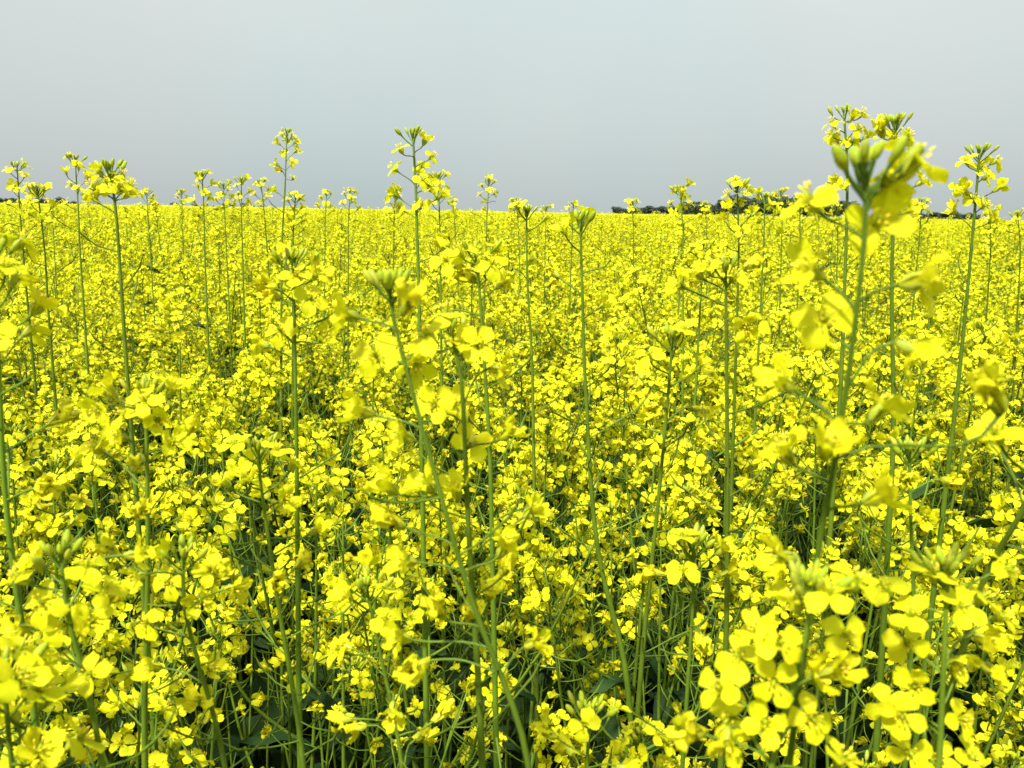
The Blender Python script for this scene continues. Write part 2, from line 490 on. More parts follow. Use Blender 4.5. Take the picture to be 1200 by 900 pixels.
def raceme(rng, ax, mb, own, out, o):
    """flowers along the tip of one axis. mb takes the stalks, out the flowers / buds / pods"""
    det = o.get("det", 4)
    size = o.get("size", 1.0)
    n_b = o.get("buds", rng.randint(8, 13)); bs = o.get("bsize", 1.0)
    phi = rng.uniform(0, 6.28)
    pr = 0.00048 * size
    def stalk(s, ang, ln, face_up, droop=0.0, rnd=.25):
        nonlocal phi
        phi += 2.399 + rng.uniform(-.35, .35)
        p, t = ax.at(s)
        x, y, d = basis(t)
        side = x * math.cos(phi) + y * math.sin(phi)
        d0 = (t * math.cos(ang) + side * math.sin(ang)).normalized()
        f = (d0 + UP * face_up - UP * droop + Vector((rng.gauss(0, rnd), rng.gauss(0, rnd), rng.gauss(0, rnd))) + WIND * .25).normalized()
        e = p + d0 * ln + UP * (face_up - droop) * ln * .22
        tube(mb, bez(p, d0, e, f, det), [pr * 1.15] + [pr] * (det - 1) + [pr * 1.5], 3 if det < 4 else 4, STEM, False)
        return e, f
    for k in range(n_b):
        q = k / max(1, n_b - 1)
        e, f = stalk(.001 + .007 * q * size, .12 + .75 * q, (.003 + .010 * q) * size * o.get('bped', 1.0), .25, 0, .08)
        out["buds"].append((own, rng.randint(0, 4), frame_at(e, f, rng.uniform(0, 6), size * bs * (.62 + .55 * q))))
    for (pos, kind, f) in o.get("fl", ()):
        best = min(range(len(ax.p)), key=lambda i: (ax.p[i] - (pos - UP * (.004 + .35 * math.hypot(ax.p[i].x - pos.x, ax.p[i].y - pos.y)))).length if ax.s[i] > .004 else 9)
        p, t = ax.at(ax.s[best] + rng.uniform(-.002, .002))
        e = pos - f * .005
        dd = (e - p); d0 = (dd.normalized() + t * .35).normalized() if dd.length > 1e-5 else t
        tube(mb, bez(p, d0, e, (f + dd.normalized()).normalized(), 6), [pr * 1.2] + [pr] * 5 + [pr * 1.5], 5, STEM, False)
        ks = {"o": OPEN, "f": FUNNEL, "w": WILTED}[kind]
        out["flowers"].append((own, rng.choice(ks), frame_at(e, f, rng.uniform(0, 6.28), size * rng.uniform(.96, 1.08))))
    s = .008 * size
    Lo, st = o.get("open", rng.uniform(.03, .05)), o.get("step", rng.uniform(.0025, .0034))
    gap = o.get("gap", 0.0)
    while s < Lo:
        q = s / Lo
        if rng.random() >= gap:
            e, f = stalk(s, .65 + .5 * q + rng.uniform(-.15, .15), (.011 + .007 * q) * size * rng.uniform(.85, 1.15), o.get('lift', .45))
            kind = rng.choice(OPEN) if rng.random() < o.get("flat", .68) else rng.choice(FUNNEL)
            out["flowers"].append((own, kind, frame_at(e, f, rng.uniform(0, 6.28), size * rng.uniform(.9, 1.08))))
        s += st * rng.uniform(.7, 1.4)
    Lw = s + o.get("wilt", rng.uniform(.015, .04)); sw = o.get("wstep", .008)
    while s < Lw:
        e, f = stalk(s, 1.15 + rng.uniform(-.2, .2), .021 * size * rng.uniform(.8, 1.2), .05, .2, .35)
        if rng.random() < .75:
            kind = rng.choice(WILTED + FUNNEL[:2])
            out["flowers"].append((own, kind, frame_at(e, f, rng.uniform(0, 6.28), size * rng.uniform(.85, 1.0))))
        s += sw * rng.uniform(.7, 1.4)
    s = max(s, o.get("pstart", 0.0))
    Lp = s + o.get("pods", rng.uniform(.04, .10)); sp = o.get("pstep", .013)
    while s < Lp:
        e, f = stalk(s, 1.2 + rng.uniform(-.25, .2), .022 * size * rng.uniform(.7, 1.2), .35, 0, .15)
        ln = rng.uniform(.008, .03) * size
        tube(mb, [e, e + f * ln * .5, e + (f + UP * .25).normalized() * ln], [pr * 1.1, pr * 1.7, pr * .5], 3, STEM, False)
        s += sp * rng.uniform(.7, 1.5)

def stem_radius(s, top=.00075, k=.0046, mx_=.0031):
    return min(mx_, top + k * s * (1 - .45 * min(1, s)))

def grow(rng, pts, main=None, n_branch=5, leaves=True, branch_top=None, det=4, spread=.12, sides=6, thick=1.0, bopt=None, twigs=0):
    """a whole plant; pts is the main stem from the ground upwards"""
    out = {"stem": MB(), "branches": [], "flowers": [], "buds": [], "leaves": []}
    ax = Axis(pts)
    ss = ax.s if len(ax.s) < 26 else ax.s
    tube(out["stem"], ax.p[::-1], [stem_radius(s) * thick for s in ax.s[::-1]], sides, STEM)
    o = dict(main or {}); o.setdefault("det", det)
    out["axes"] = {0: ax}
    raceme(rng, ax, out["stem"], 0, out, o)
    az = rng.uniform(0, 6.28)
    topz = ax.p[0].z
    for b in range(n_branch):
        az += 2.399 + rng.uniform(-.4, .4)
        s0 = min(ax.len * .75, .20 + .055 * b + rng.uniform(0, .06) + (topz - branch_top if branch_top else 0))
        p, t = ax.at(s0)
        side = Vector((math.cos(az), math.sin(az), 0))
        r = spread * rng.uniform(.55, 1.2)
        tz = (branch_top or topz) - rng.uniform(.0, .09) - .022 * b
        tip = Vector((p.x + side.x * r, p.y + side.y * r, max(tz, p.z + .08)))
        mid = p.lerp(tip, .5) + side * r * .16 - UP * .02
        bax = Axis([p, p.lerp(mid, .55) + side * .012, mid, tip], 4)
        mb = MB()
        tube(mb, bax.p[::-1], [stem_radius(s, .0007, .0048, .0016) * thick for s in bax.s[::-1]], max(4, sides - 1), STEM)
        bo = {"det": det, **(bopt or {})}
        if main and "size" in main: bo["size"] = main["size"]
        raceme(rng, bax, mb, b + 1, out, bo)
        out["branches"].append(mb); out["axes"][b + 1] = bax
        if leaves:
            out["leaves"].append((rng.randint(0, 2), Matrix.Translation(p) @ Matrix.Rotation(az + .2, 4, 'Z')))
    for b in range(twigs):      # thin bare side shoots below the flowers
        az += 2.399 + rng.uniform(-.5, .5)
        p, t = ax.at(ax.len * rng.uniform(.30, .55))
        side = Vector((math.cos(az), math.sin(az), 0)); r = rng.uniform(.07, .17)
        tip = p + side * r + UP * rng.uniform(.05, .24)
        bax = Axis([p, p.lerp(tip, .4) + side * r * .15 - UP * .015, tip], 4)
        mb = MB()
        tube(mb, bax.p[::-1], [stem_radius(s, .0006, .004, .0014) for s in bax.s[::-1]], 4, STEM)
        raceme(rng, bax, mb, -1, {"buds": [], "flowers": []}, {"det": 3, "buds": 0, "open": 0, "wilt": 0, "pods": .12, "pstep": .017})
        out["branches"].append(mb)
    if leaves:
        n = rng.randint(6, 8)
        for k in range(n):
            s = ax.len * (.52 + .44 * k / n) + rng.uniform(-.03, .03)
            p, t = ax.at(s); az += 2.4 + rng.uniform(-.4, .4)
            sc = rng.uniform(.75, 1.15)
            out["leaves"].append((rng.randint(3, 7), Matrix.Translation(p) @ Matrix.Rotation(az, 4, 'Z') @ Matrix.Diagonal((sc, sc, sc, 1))))
    return out

# ------------------------------------------------------------------ turning grown plants into objects
def link(name, data, parent=None, M=None):
    o = bpy.data.objects.new(name, data)
    if parent is not None: o.parent = parent
    if M is not None: o.matrix_basis = M
    COL.objects.link(o)
    return o

def tag(o, label=None, cat=None, group=None, kind=None):
    if label: o["label"] = label
    if cat: o["category"] = cat
    if group: o["group"] = group
    if kind: o["kind"] = kind
    return o

def finish(sp):
    """mesh data of a grown plant, shared by all its copies"""
    sp["stem_me"] = sp["stem"].mesh("stem")
    sp["branch_me"] = [b.mesh("side_branch") for b in sp["branches"]]
    cl = {}
    for own, k, M in sp["buds"]:
        cl.setdefault(own, MB()).join(BUDS[k]["low_mb"] if not sp.get("fine") else BUDS[k]["hi_mb"], M)
    sp["cluster_me"] = [c.mesh("bud_cluster") for c in cl.values()]
    return sp

def heads(sp, tier):
    hd = {}
    for own, k, M in sp["flowers"]:
        hd.setdefault(own, MB()).join(FLOWERS[k][tier], M)
    for own, k, M in sp["buds"]:
        hd.setdefault(own, MB()).join(BUDS[k]["low_mb"], M)
    for own, mb in hd.items():
        ax = sp["axes"][own]; ss = [min(ax.len * .95, .02 * i) for i in range(7)]
        tube(mb, [ax.at(q)[0] for q in ss[::-1]], [stem_radius(q) * 1.15 for q in ss[::-1]], 4, STEM)
    return hd

def place(sp, M, label, group, petals, single_buds, cat="plant", name="canola_plant"):
    root = link(name, None, None, M)
    root.empty_display_size = .05
    tag(root, label, cat, group)
    link("stem", sp["stem_me"], root)
    for b in sp["branch_me"]: link("side_branch", b, root)
    for own, k, m in sp["flowers"]:
        F = FLOWERS[k]
        if petals:
            f = link("flower", F["core"], root, m)
            for p in F["petals"]: link("petal", p, f)
        else:
            link("flower", F["mid"], root, m)
    if single_buds:
        for own, k, m in sp["buds"]: link("bud", BUDS[k]["hi"], root, m)
    else:
        for c in sp["cluster_me"]: link("bud_cluster", c, root)
    for k, m in sp["leaves"]: link("leaf", LEAVES[k]["me"], root, m)
    return root

# ------------------------------------------------------------------ ground
gm = MB()
gm.add([Vector((-3000, -3000, 0)), Vector((3000, -3000, 0)), Vector((3000, 3000, 0)), Vector((-3000, 3000, 0))], [(0, 1, 2, 3)], 0)
tag(link("ground", gm.mesh("ground", [M_SOIL], False)), "dark bare soil under the flowering crop", None, None, "structure")

# ------------------------------------------------------------------ hero plants: read off the photograph, each at its own distance
def ray(px, py):
    return CAM_M @ Vector(((px - 600) / F_PX, (450 - py) / F_PX, -1))
def at(px, py, Y):
    d = ray(px, py)
    return EYE + d * (Y / d.y)

def project(p):
    q = CAM_M.transposed() @ (Vector(p) - EYE)
    return 600 + F_PX * q.x / -q.z, 450 - F_PX * q.y / -q.z

occupied = []
LAND = []
def hero(label, Y, path, seed, main=None, n_branch=0, branch_top=None, petals=None, single=None, group=None, leaves=True, spread=.1, thick=1.0, fl=None, land=None):
    """path: pixels of the stem from its tip downwards"""
    rng = random.Random(seed)
    P = [at(q[0], q[1], q[2] if len(q) > 2 else Y) for q in path]
    if len(P) == 1: P.append(P[0] - Vector((rng.uniform(-.01, .01), rng.uniform(-.01, .01), .15)))
    d = (P[-1] - P[-2]).normalized()
    low = P[-1]
    slope = Vector((d.x, d.y, 0)) / max(.3, -d.z)
    base = low + slope * (low.z * .35); base.z = 0
    mid = low.lerp(base, .45) + slope * .05
    P += [mid, base]
    root_M = Matrix.Translation(base)
    pts = [p - base for p in P[::-1]]
    m = dict(main or {})
    if group == TALL:
        m.setdefault("pods", .2); m.setdefault("lift", .2)
    if fl:
        if Y < .36: m.setdefault("size", .88)
        m["fl"] = []; m.setdefault("pstart", .075)
        for (px, py, k, f) in fl:
            fw = (CAM_M @ Vector(f)).normalized()
            yy = min(P[:-2], key=lambda q: (Vector(project(q)) - Vector((px, py))).length).y
            m["fl"].append((at(px, py, yy + rng.uniform(-.006, .006)) - base, k, fw))
    sp = grow(rng, pts, m, n_branch, leaves, branch_top, 4, spread, 7, thick, twigs=3)
    sp["fine"] = True
    finish(sp)
    occupied.append((base.x, base.y))
    if land: LAND.append((path[0][0], path[0][1], land))
    return place(sp, root_M, label, group, (Y < .85) if petals is None else petals, (Y < .6) if single is None else single)

NEAR = "canola stems close to the camera"
TALL = "canola shoots standing above the crop"
# closest shoot, right of the middle, slightly out of focus
hero("large blurred canola stem in the right foreground with plump green buds crossing the skyline", .205,
     [(1012, 203), (1014, 245), (1008, 330, .206), (985, 500, .212), (952, 690, .226)], 5,
     dict(buds=14, bsize=.95, size=.92, bped=1.0, open=0, wilt=0, pods=.0), group=NEAR, thick=.72,
     fl=[(1073, 185, 'o', (.55, .75, .1)), (1040, 213, 'f', (.5, -.1, -.8)), (947, 230, 'o', (-.6, .7, .25)), (1027, 260, 'o', (0, .35, .9)),
         (947, 313, 'f', (-.8, .5, .2)), (967, 373, 'o', (-.1, .2, .9)), (1080, 330, 'f', (.8, .1, .3)), (1073, 412, 'f', (.75, -.45, .3)),
         (913, 447, 'f', (-.85, .45, .2)), (1035, 476, 'f', (.55, .75, .2)), (917, 527, 'f', (-.6, .75, .2)), (972, 522, 'f', (.1, .7, .6)),
         (1032, 580, 'f', (.8, .45, .3)), (915, 652, 'f', (-.9, .2, .3)), (1165, 465, 'w', (-.5, .7, .2))])
hero("slim tall canola shoot behind and left of the large blurred stem against the sky", .62,
     [(989, 133), (993, 200), (990, 330), (984, 470)], 7, dict(open=0, wilt=0, pstart=.11, pods=.2, pstep=.02, buds=8, size=.82), 3, 1.24, group=TALL,
     fl=[(975, 141, 'o', (-.4, .85, .3)), (1000, 135, 'f', (.4, .85, .3)), (1012, 130, 'o', (.4, .85, .3)), (972, 156, 'o', (-.75, .6, .2)), (981, 167, 'f', (-.5, .3, .7)), (1000, 165, 'o', (0, .4, .9)), (1007, 151, 'o', (.5, .3, .7)), (1018, 158, 'f', (.75, .6, .2)), (986, 217, 'f', (-.5, .3, .7)), (979, 213, 'w', (-.75, .6, .2))])
hero("tall canola shoot with a dense dark bud tip right behind the large blurred stem", .50,
     [(1050, 146), (1049, 210), (1045, 330), (1046, 540)], 9, dict(open=0, wilt=0, pstart=.11, pods=.2, pstep=.022, buds=15, size=.82), 3, 1.2, group=TALL,
     fl=[(1032, 152, 'w', (-.4, .85, .3)), (1048, 160, 'o', (0, .4, .9)), (1067, 158, 'o', (.75, .6, .2)), (1060, 166, 'f', (.5, .3, .7)), (1082, 211, 'f', (.75, .6, .2)), (1056, 240, 'o', (0, .4, .9)), (1046, 250, 'o', (-.5, .3, .7)), (1066, 246, 'f', (.5, .3, .7)), (1062, 232, 'o', (.4, .85, .3))])
hero("tall canola shoot nearest the right edge of the photo, flower head on sky", .58,
     [(1148, 180), (1142, 250), (1132, 360), (1120, 475)], 13, dict(open=0, wilt=0, pstart=.09, pods=.2, pstep=.02, buds=13, size=.82), 3, 1.22, group=TALL,
     fl=[(1132, 186, 'o', (-.4, .85, .3)), (1150, 196, 'o', (0, .4, .9)), (1168, 187, 'o', (.75, .6, .2)), (1125, 217, 'o', (-.5, .3, .7)), (1130, 223, 'f', (-.75, .6, .2)), (1159, 206, 'o', (.5, .3, .7)), (1171, 219, 'f', (.75, .6, .2)), (1142, 231, 'o', (0, .4, .9)), (1115, 245, 'f', (-.75, .6, .2)), (1158, 240, 'o', (.5, .3, .7)), (1166, 256, 'f', (.75, .6, .2))])
hero("tall canola shoot left of centre with flowers on long stalks against the sky", .58,
     [(484, 160), (487, 215), (489, 280), (491, 345)], 15, dict(open=0, wilt=0, pstart=.085, pods=.2, pstep=.02, buds=10, size=.82), 3, 1.22, group=TALL,
     fl=[(499, 162, 'f', (.4, .85, .3)), (468, 172, 'o', (-.4, .85, .3)), (509, 181, 'o', (.75, .6, .2)), (459, 195, 'o', (-.75, .6, .2)), (494, 194, 'o', (0, .4, .9)), (497, 210, 'o', (.5, .3, .7)), (503, 216, 'f', (.5, .3, .7)), (461, 226, 'f', (-.75, .6, .2)), (519, 227, 'f', (.75, .6, .2)), (466, 242, 'o', (-.5, .3, .7)), (494, 238, 'o', (0, .4, .9))])
hero("small canola shoot just right of the tall centre left shoot, its head on the skyline", 1.15,
     [(514, 208), (516, 300)], 16, dict(open=.06, step=.006), 4, 1.26, group=TALL)
hero("tallest slender canola shoot on the left half with a narrow head high above the skyline", 1.10,
     [(336, 156), (334, 220), (330, 300)], 17, dict(open=0, wilt=0, pstart=.10, pods=.15, pstep=.02, buds=8, size=.85), 4, 1.26, group=TALL,
     fl=[(329, 156, 'o', (-.4, .85, .3)), (343, 156, 'o', (.4, .85, .3)), (337, 163, 'o', (0, .4, .9)), (325, 167, 'f', (-.75, .6, .2)), (347, 166, 'f', (.75, .6, .2)), (331, 178, 'o', (-.5, .3, .7)), (348, 176, 'f', (.75, .6, .2)), (343, 190, 'o', (.5, .3, .7)), (323, 192, 'f', (-.75, .6, .2)), (328, 199, 'f', (-.5, .3, .7)), (345, 208, 'o', (.75, .6, .2)), (322, 223, 'f', (-.75, .6, .2))])
hero("sturdy canola stem at left with a wide umbrella shaped flower head on the skyline", .52,
     [(128, 200), (135, 240), (141, 320), (147, 410)], 19, dict(open=0, wilt=0, pstart=.05, pods=.2, pstep=.018, buds=12, size=.85), 3, 1.2, group=TALL,
     fl=[(115, 199, 'f', (-.4, .85, .3)), (143, 203, 'o', (.4, .85, .3)), (154, 215, 'o', (.75, .6, .2)), (117, 224, 'o', (-.5, .3, .7)), (106, 216, 'o', (-.75, .6, .2)), (141, 222, 'f', (0, .4, .9)), (151, 226, 'f', (.75, .6, .2)), (108, 232, 'f', (-.75, .6, .2)), (124, 212, 'o', (0, .4, .9))])
hero("slender canola shoot behind and left of the wide umbrella shaped head", 1.15,
     [(88, 188), (92, 250), (94, 300)], 21, dict(open=.07, step=.0075), 4, 1.26, group=TALL)
hero("slender canola shoot nearest the left edge of the photo, head above the dark far trees", 1.15,
     [(20, 196), (25, 270), (30, 330)], 23, dict(open=.08, step=.0075), 4, 1.26, group=TALL)
hero("leaning canola shoot between the left edge and the wide umbrella shaped head", .95,
     [(44, 224), (52, 290), (57, 370)], 25, dict(open=.045, step=.0055), 4, 1.24, group=TALL)
hero("canola shoot with a compact head a hand's width left of the tallest slender shoot", 1.35,
     [(237, 206), (239, 250), (240, 300)], 27, dict(open=.07, step=.006), 4, 1.27, group=TALL)
small = [((262, 218), 1.7), ((283, 212), 1.55), ((306, 215), 1.6), ((346, 232), 1.2), ((383, 226), 1.8), ((410, 224), 1.7), ((213, 225), 2.1),
         ((172, 226), 1.9), ((463, 224), 1.5), ((573, 214), 1.6), ((741, 238), 1.7), ((797, 223), 1.2), ((826, 240), 2.0), ((864, 219), .85),
         ((896, 232), 1.1), ((937, 236), 1.3), ((1080, 236), 1.6), ((1160, 250), 1.5), ((1193, 252), 1.4), ((672, 240), 1.9), ((62, 238), 1.9),
         ((640, 244), 2.1), ((530, 238), 2.0), ((605, 236), 1.9), ((980, 244), 1.7), ((915, 226), 1.9)]
sl = ["leftmost of the small shoots under the tallest slender shoot", "second small shoot left of the tallest slender shoot",
      "small shoot touching the skyline directly left of the tallest slender shoot", "low bushy head directly under the tallest slender shoot's head",
      "left one of two small shoots right of the tallest slender shoot", "right one of two small shoots right of the tallest slender shoot",
      "tiny shoot left of the compact head on the skyline", "tiny shoot right of the wide umbrella shaped head", "small head just left of the tall centre left shoot's stem",
      "lone small shoot on the skyline just left of the photo's middle", "small head at the left end of the dark tree belt", "slim shoot in front of the left part of the dark tree belt",
      "tiny shoot between two slim shoots before the dark tree belt", "flat topped shoot with dark buds in front of the dark tree belt",
      "small head right of the flat topped shoot before the trees", "bushy small head left of the large blurred stem before the trees",
      "small head between the large blurred stem and the right edge shoot", "small head low behind the right edge shoot's stem", "last small head cut by the right edge at the skyline",
      "small head just right of the photo's middle at the skyline", "tiny head behind the leaning shoot at left", "tiny head on the empty skyline right of the middle",
      "tiny head right of the small shoot beside the centre left one", "tiny head beside the lone small shoot at the skyline", "tiny head close behind the slim shoot by the blurred stem",
      "tiny head above the dark trees beside the bushy small head"]
for i, ((p, Y), l) in enumerate(zip(small, sl)):
    rg = random.Random(300 + i)
    hero(l.replace("shoot", "canola shoot", 1) if "shoot" in l.split(" ")[:3] else l.replace("head", "canola head", 1), Y, [p, (p[0] + rg.uniform(-3, 5), p[1] + 90 / Y * .8)], 400 + i,
         dict(open=rg.uniform(.035, .07), step=rg.uniform(.0045, .007)), 4, 1.25, group="small canola shoots along the skyline")
# stems in the middle of the picture
hero("canola stem with a dark tip below the skyline right of the photo's middle", .80,
     [(617, 250), (618, 330), (624, 440)], 31, dict(open=.02, step=.008, wilt=.07, wstep=.011, pods=.12, buds=12), 2, 1.2, group=NEAR)
hero("widely branching canola stem right of centre with bare angled stalks below the skyline", .52,
     [(680, 262), (682, 330), (686, 450), (700, 640), (735, 800)], 33, dict(open=.03, step=.011, wilt=.05, wstep=.013, pods=.15, buds=9), 2, 1.16, group=NEAR, leaves=True)
hero("blurred bud topped canola stem left of centre leaning right towards the bottom", .27,
     [(455, 335), (463, 380), (500, 520), (552, 700), (618, 890)], 35, dict(buds=15, bsize=1.0, bped=.8, open=0, wilt=0, pods=.08, pstep=.02), group=NEAR, thick=.8,
     fl=[(404, 367, 'f', (-.85, .3, .3)), (497, 390, 'o', (-.5, .5, .6)), (439, 415, 'o', (-.1, .25, .9)), (487, 430, 'f', (.1, -.7, .5)),
         (478, 353, 'w', (.4, .8, .2)), (470, 510, 'f', (-.85, .4, .3)), (422, 481, 'f', (-.8, .3, .3)), (453, 570, 'f', (-.7, .5, .3)), (497, 567, 'f', (-.6, .6, .3)),
         (460, 610, 'w', (-.7, .5, .4)), (472, 657, 'f', (-.8, .2, .5)), (513, 713, 'w', (-.3, .7, .4)), (467, 747, 'f', (-.8, .3, .4)), (490, 782, 'w', (-.6, -.2, .6)),
         (630, 753, 'f', (.8, .3, .2)), (592, 640, 'f', (.4, .7, .3))])
hero("canola stem with big flat flowers crossing in front at the photo's centre", .31,
     [(530, 392), (541, 450), (548, 600), (565, 895)], 37, dict(buds=4, open=0, wilt=0, pods=.12, pstep=.02), group=NEAR,
     fl=[(523, 364, 'o', (0, .95, .15)), (561, 403, 'o', (.2, .4, .85)), (508, 474, 'o', (-.2, .25, .9)), (532, 470, 'o', (.3, .5, .7)), (553, 516, 'o', (.1, .2, -.9)),
         (598, 506, 'f', (.75, .6, .2)), (588, 436, 'f', (.75, -.3, .3)), (534, 573, 'f', (-.2, .7, .4)), (625, 597, 'f', (.75, .6, .1)), (593, 663, 'w', (.3, .8, .3)),
         (575, 693, 'f', (.2, .8, .4)), (553, 720, 'w', (0, .7, .6)), (545, 400, 'f', (.1, .8, .5)), (500, 400, 'o', (-.6, .7, .2))])
hero("straight canola stem left of centre topped by a loose flower head below the skyline", .44,
     [(344, 308), (345, 370), (348, 560), (352, 890)], 39, dict(open=0, wilt=.05, wstep=.012, pods=.2), 1, 1.1, group=NEAR,
     fl=[(347, 322, 'o', (0, .5, .8)), (320, 300, 'o', (-.6, .75, .2)), (373, 320, 'f', (.6, .6, .4)), (328, 387, 'o', (-.2, .3, .9)), (380, 395, 'f', (.6, .5, .5)), (318, 345, 'f', (-.7, .3, .4)), (365, 350, 'o', (.3, .4, .8))])
hero("short flower head with dark bud below the tall centre left shoot", .45,
     [(557, 298), (561, 330), (566, 400), (575, 560)], 41, dict(open=0, wilt=.03, buds=4), 2, 1.15, group=NEAR,
     fl=[(523, 305, 'o', (-.3, .4, .8)), (540, 292, 'o', (-.2, .8, .4)), (577, 308, 'o', (.2, .4, .85)), (582, 288, 'o', (.3, .95, .1)), (550, 325, 'w', (-.5, .3, .5))])
hero("thick straight canola stem at left topped by an open four petal flower", .34,
     [(168, 462), (172, 520), (173, 680), (170, 890)], 43, dict(open=0, wilt=.09, wstep=.014, pods=.08, buds=9), group=NEAR,
     fl=[(168, 467, 'o', (0, .55, .8)), (110, 523, 'o', (-.5, .5, .5)), (203, 517, 'f', (.5, .3, .6)), (143, 482, 'o', (-.5, .4, .6)), (137, 512, 'f', (-.5, .2, .7)), (202, 453, 'f', (.5, .8, .2)),
         (185, 492, 'f', (.3, -.1, .8)), (125, 455, 'f', (-.6, .7, .3))])
hero("thick canola stem cut by the left edge with pale flowers near the skyline", .33,
     [(-6, 300), (-2, 420), (8, 600), (42, 850)], 45, dict(open=.05, step=.0045, wilt=.06, pods=.08, buds=8), group=NEAR)
hero("straight canola stem right of centre with flowers bunched at its upper end", .42,
     [(850, 318), (851, 380), (852, 560), (850, 770)], 47, dict(open=0, wilt=.02, wstep=.013, pods=.16, buds=5), 1, 1.08, group=NEAR,
     fl=[(815, 320, 'f', (-.75, .5, .3)), (828, 312, 'o', (-.4, .8, .3)), (873, 383, 'f', (.2, -.3, .8)), (897, 373, 'o', (.4, .7, .5)), (862, 322, 'o', (.3, .6, .6))])
hero("canola stem with small bud tip leaning left just right of the photo's centre", .47,
     [(788, 398), (784, 450), (772, 580), (750, 800)], 49, dict(open=.03, step=.0065, wilt=.03, pods=.15, buds=10), 2, 1.12, group=NEAR)
hero("bushy flower head crowded into the lower left of the photo", .27,
     [(72, 655), (80, 720), (110, 840)], 51, dict(open=0, wilt=.03, buds=10), 0, 1.2, group=NEAR, spread=.05,
     fl=[(48, 707, 'o', (-.1, .4, .85)), (20, 673, 'o', (-.6, .7, .3)), (103, 660, 'o', (.3, .85, .3)), (20, 740, 'f', (-.5, 0, .8)), (103, 790, 'o', (0, .5, .8)), (108, 727, 'f', (.5, .3, .7)),
         (75, 735, 'o', (.1, .1, .9)), (60, 780, 'f', (-.4, -.1, .8)), (125, 690, 'o', (.5, .7, .4)), (40, 655, 'f', (-.4, .8, .3))])
hero("flower head with upright pale buds right of the bushy lower left head", .33,
     [(214, 655), (218, 720), (262, 890)], 53, dict(open=0, wilt=.05, wstep=.012, buds=11), 0, 1.2, group=NEAR, spread=.06,
     fl=[(195, 683, 'o', (-.1, .3, .9)), (247, 667, 'o', (.4, .5, .7)), (276, 690, 'f', (.95, .1, .2)), (177, 783, 'f', (-.5, .2, .7)), (170, 730, 'o', (-.3, .2, .8)), (233, 820, 'f', (.1, .5, .7)),
         (247, 783, 'f', (.8, .4, .3)), (235, 705, 'f', (.3, -.1, .9)), (190, 650, 'f', (-.5, .8, .2))])
hero("slanting canola stem below the straight left of centre stem's flowers", .40,
     [(303, 528), (306, 570), (325, 700), (355, 890)], 55, dict(open=.03, step=.004, wilt=.06, buds=8), 1, 1.14, group=NEAR)
hero("nearest big cluster of flowers and buds in the lower right, left of the two", .215,
     [(950, 690), (945, 740), (925, 820), (905, 895)], 57, dict(open=0, wilt=0, pods=.02, buds=16, size=.82), group=NEAR,
     fl=[(915, 753, 'o', (-.1, .35, .9)), (995, 743, 'o', (.35, .3, .85)), (973, 690, 'o', (-.2, .8, .5)), (1005, 677, 'o', (.3, .8, .4)), (865, 768, 'o', (-.4, .6, .6)), (907, 800, 'o', (-.3, .1, .9)),
         (953, 843, 'o', (.1, .25, .95)), (840, 805, 'o', (-.6, .6, .5)), (853, 843, 'o', (-.5, .1, .8)), (850, 872, 'f', (-.3, -.6, .6)), (960, 793, 'f', (.3, .4, .7)), (982, 785, 'f', (.6, .4, .5)),
         (808, 857, 'w', (-.8, .3, .3)), (897, 847, 'f', (-.2, .5, .7)), (990, 885, 'o', (.4, .8, .3)), (885, 735, 'f', (-.6, .7, .2)), (930, 700, 'f', (-.3, .9, .1))])
hero("nearest big cluster of flowers and buds at the lower right edge, right of the two", .25,
     [(1110, 668), (1108, 730), (1104, 820), (1100, 895)], 59, dict(open=0, wilt=0, pods=.02, buds=16, size=.82), group=NEAR,
     fl=[(1130, 710, 'o', (.2, .45, .85)), (1155, 697, 'o', (.6, .7, .3)), (1063, 753, 'o', (-.3, .3, .9)), (1067, 717, 'o', (-.4, .7, .5)), (1157, 750, 'f', (.5, -.1, .8)), (1037, 687, 'o', (-.5, .75, .4)),
         (1037, 827, 'o', (-.5, .3, .8)), (1057, 840, 'o', (-.3, 0, .9)), (1130, 843, 'o', (.4, .2, .9)), (1067, 882, 'o', (-.2, .2, .9)), (1120, 777, 'f', (.4, -.3, .8)), (1093, 667, 'o', (-.1, .95, .3)),
         (1167, 787, 'f', (.6, -.3, .6)), (1185, 665, 'o', (.6, .4, .6)), (1072, 805, 'f', (-.4, .3, .8)), (1100, 888, 'f', (0, .5, .8)), (1140, 885, 'o', (.3, .6, .7)), (1180, 720, 'o', (.6, .5, .5))])
hero("thick slanting canola stem entering at the right edge above the lower right flowers", .24,
     [(1290, 420), (1262, 470, .242), (1200, 595, .248), (1150, 690, .262)], 61, dict(open=.05, step=.005, wilt=.03, wstep=.02, pods=.02), group=NEAR, thick=.95)
hero("pale bud cluster on a short stem right of the large blurred stem", .42,
     [(1066, 532), (1067, 600), (1070, 720)], 63, dict(open=.014, step=.005, wilt=.03, buds=16), 1, 1.18, group=NEAR)
hero("bud topped canola head low in the centre of the bottom edge", .36,
     [(690, 838), (688, 900)], 65, dict(open=.02, step=.006, wilt=.03, buds=15), 1, 1.12, group=NEAR)
hero("flower head with small pale buds at the left of the bottom centre gap", .36,
     [(430, 690), (440, 740), (470, 890)], 67, dict(open=.035, step=.0042, wilt=.07, buds=9), 1, 1.14, group=NEAR)
hero("pale bud head on the left edge of the lower right clusters", .40,
     [(812, 640), (812, 700), (806, 800)], 69, dict(open=.03, step=.005, wilt=.03, buds=13), 1, 1.16, group=NEAR)
hero("big flower head cut by the bottom left corner", .25,
     [(5, 790), (10, 860)], 71, dict(open=.045, step=.003, wilt=.03, buds=10), group=NEAR)

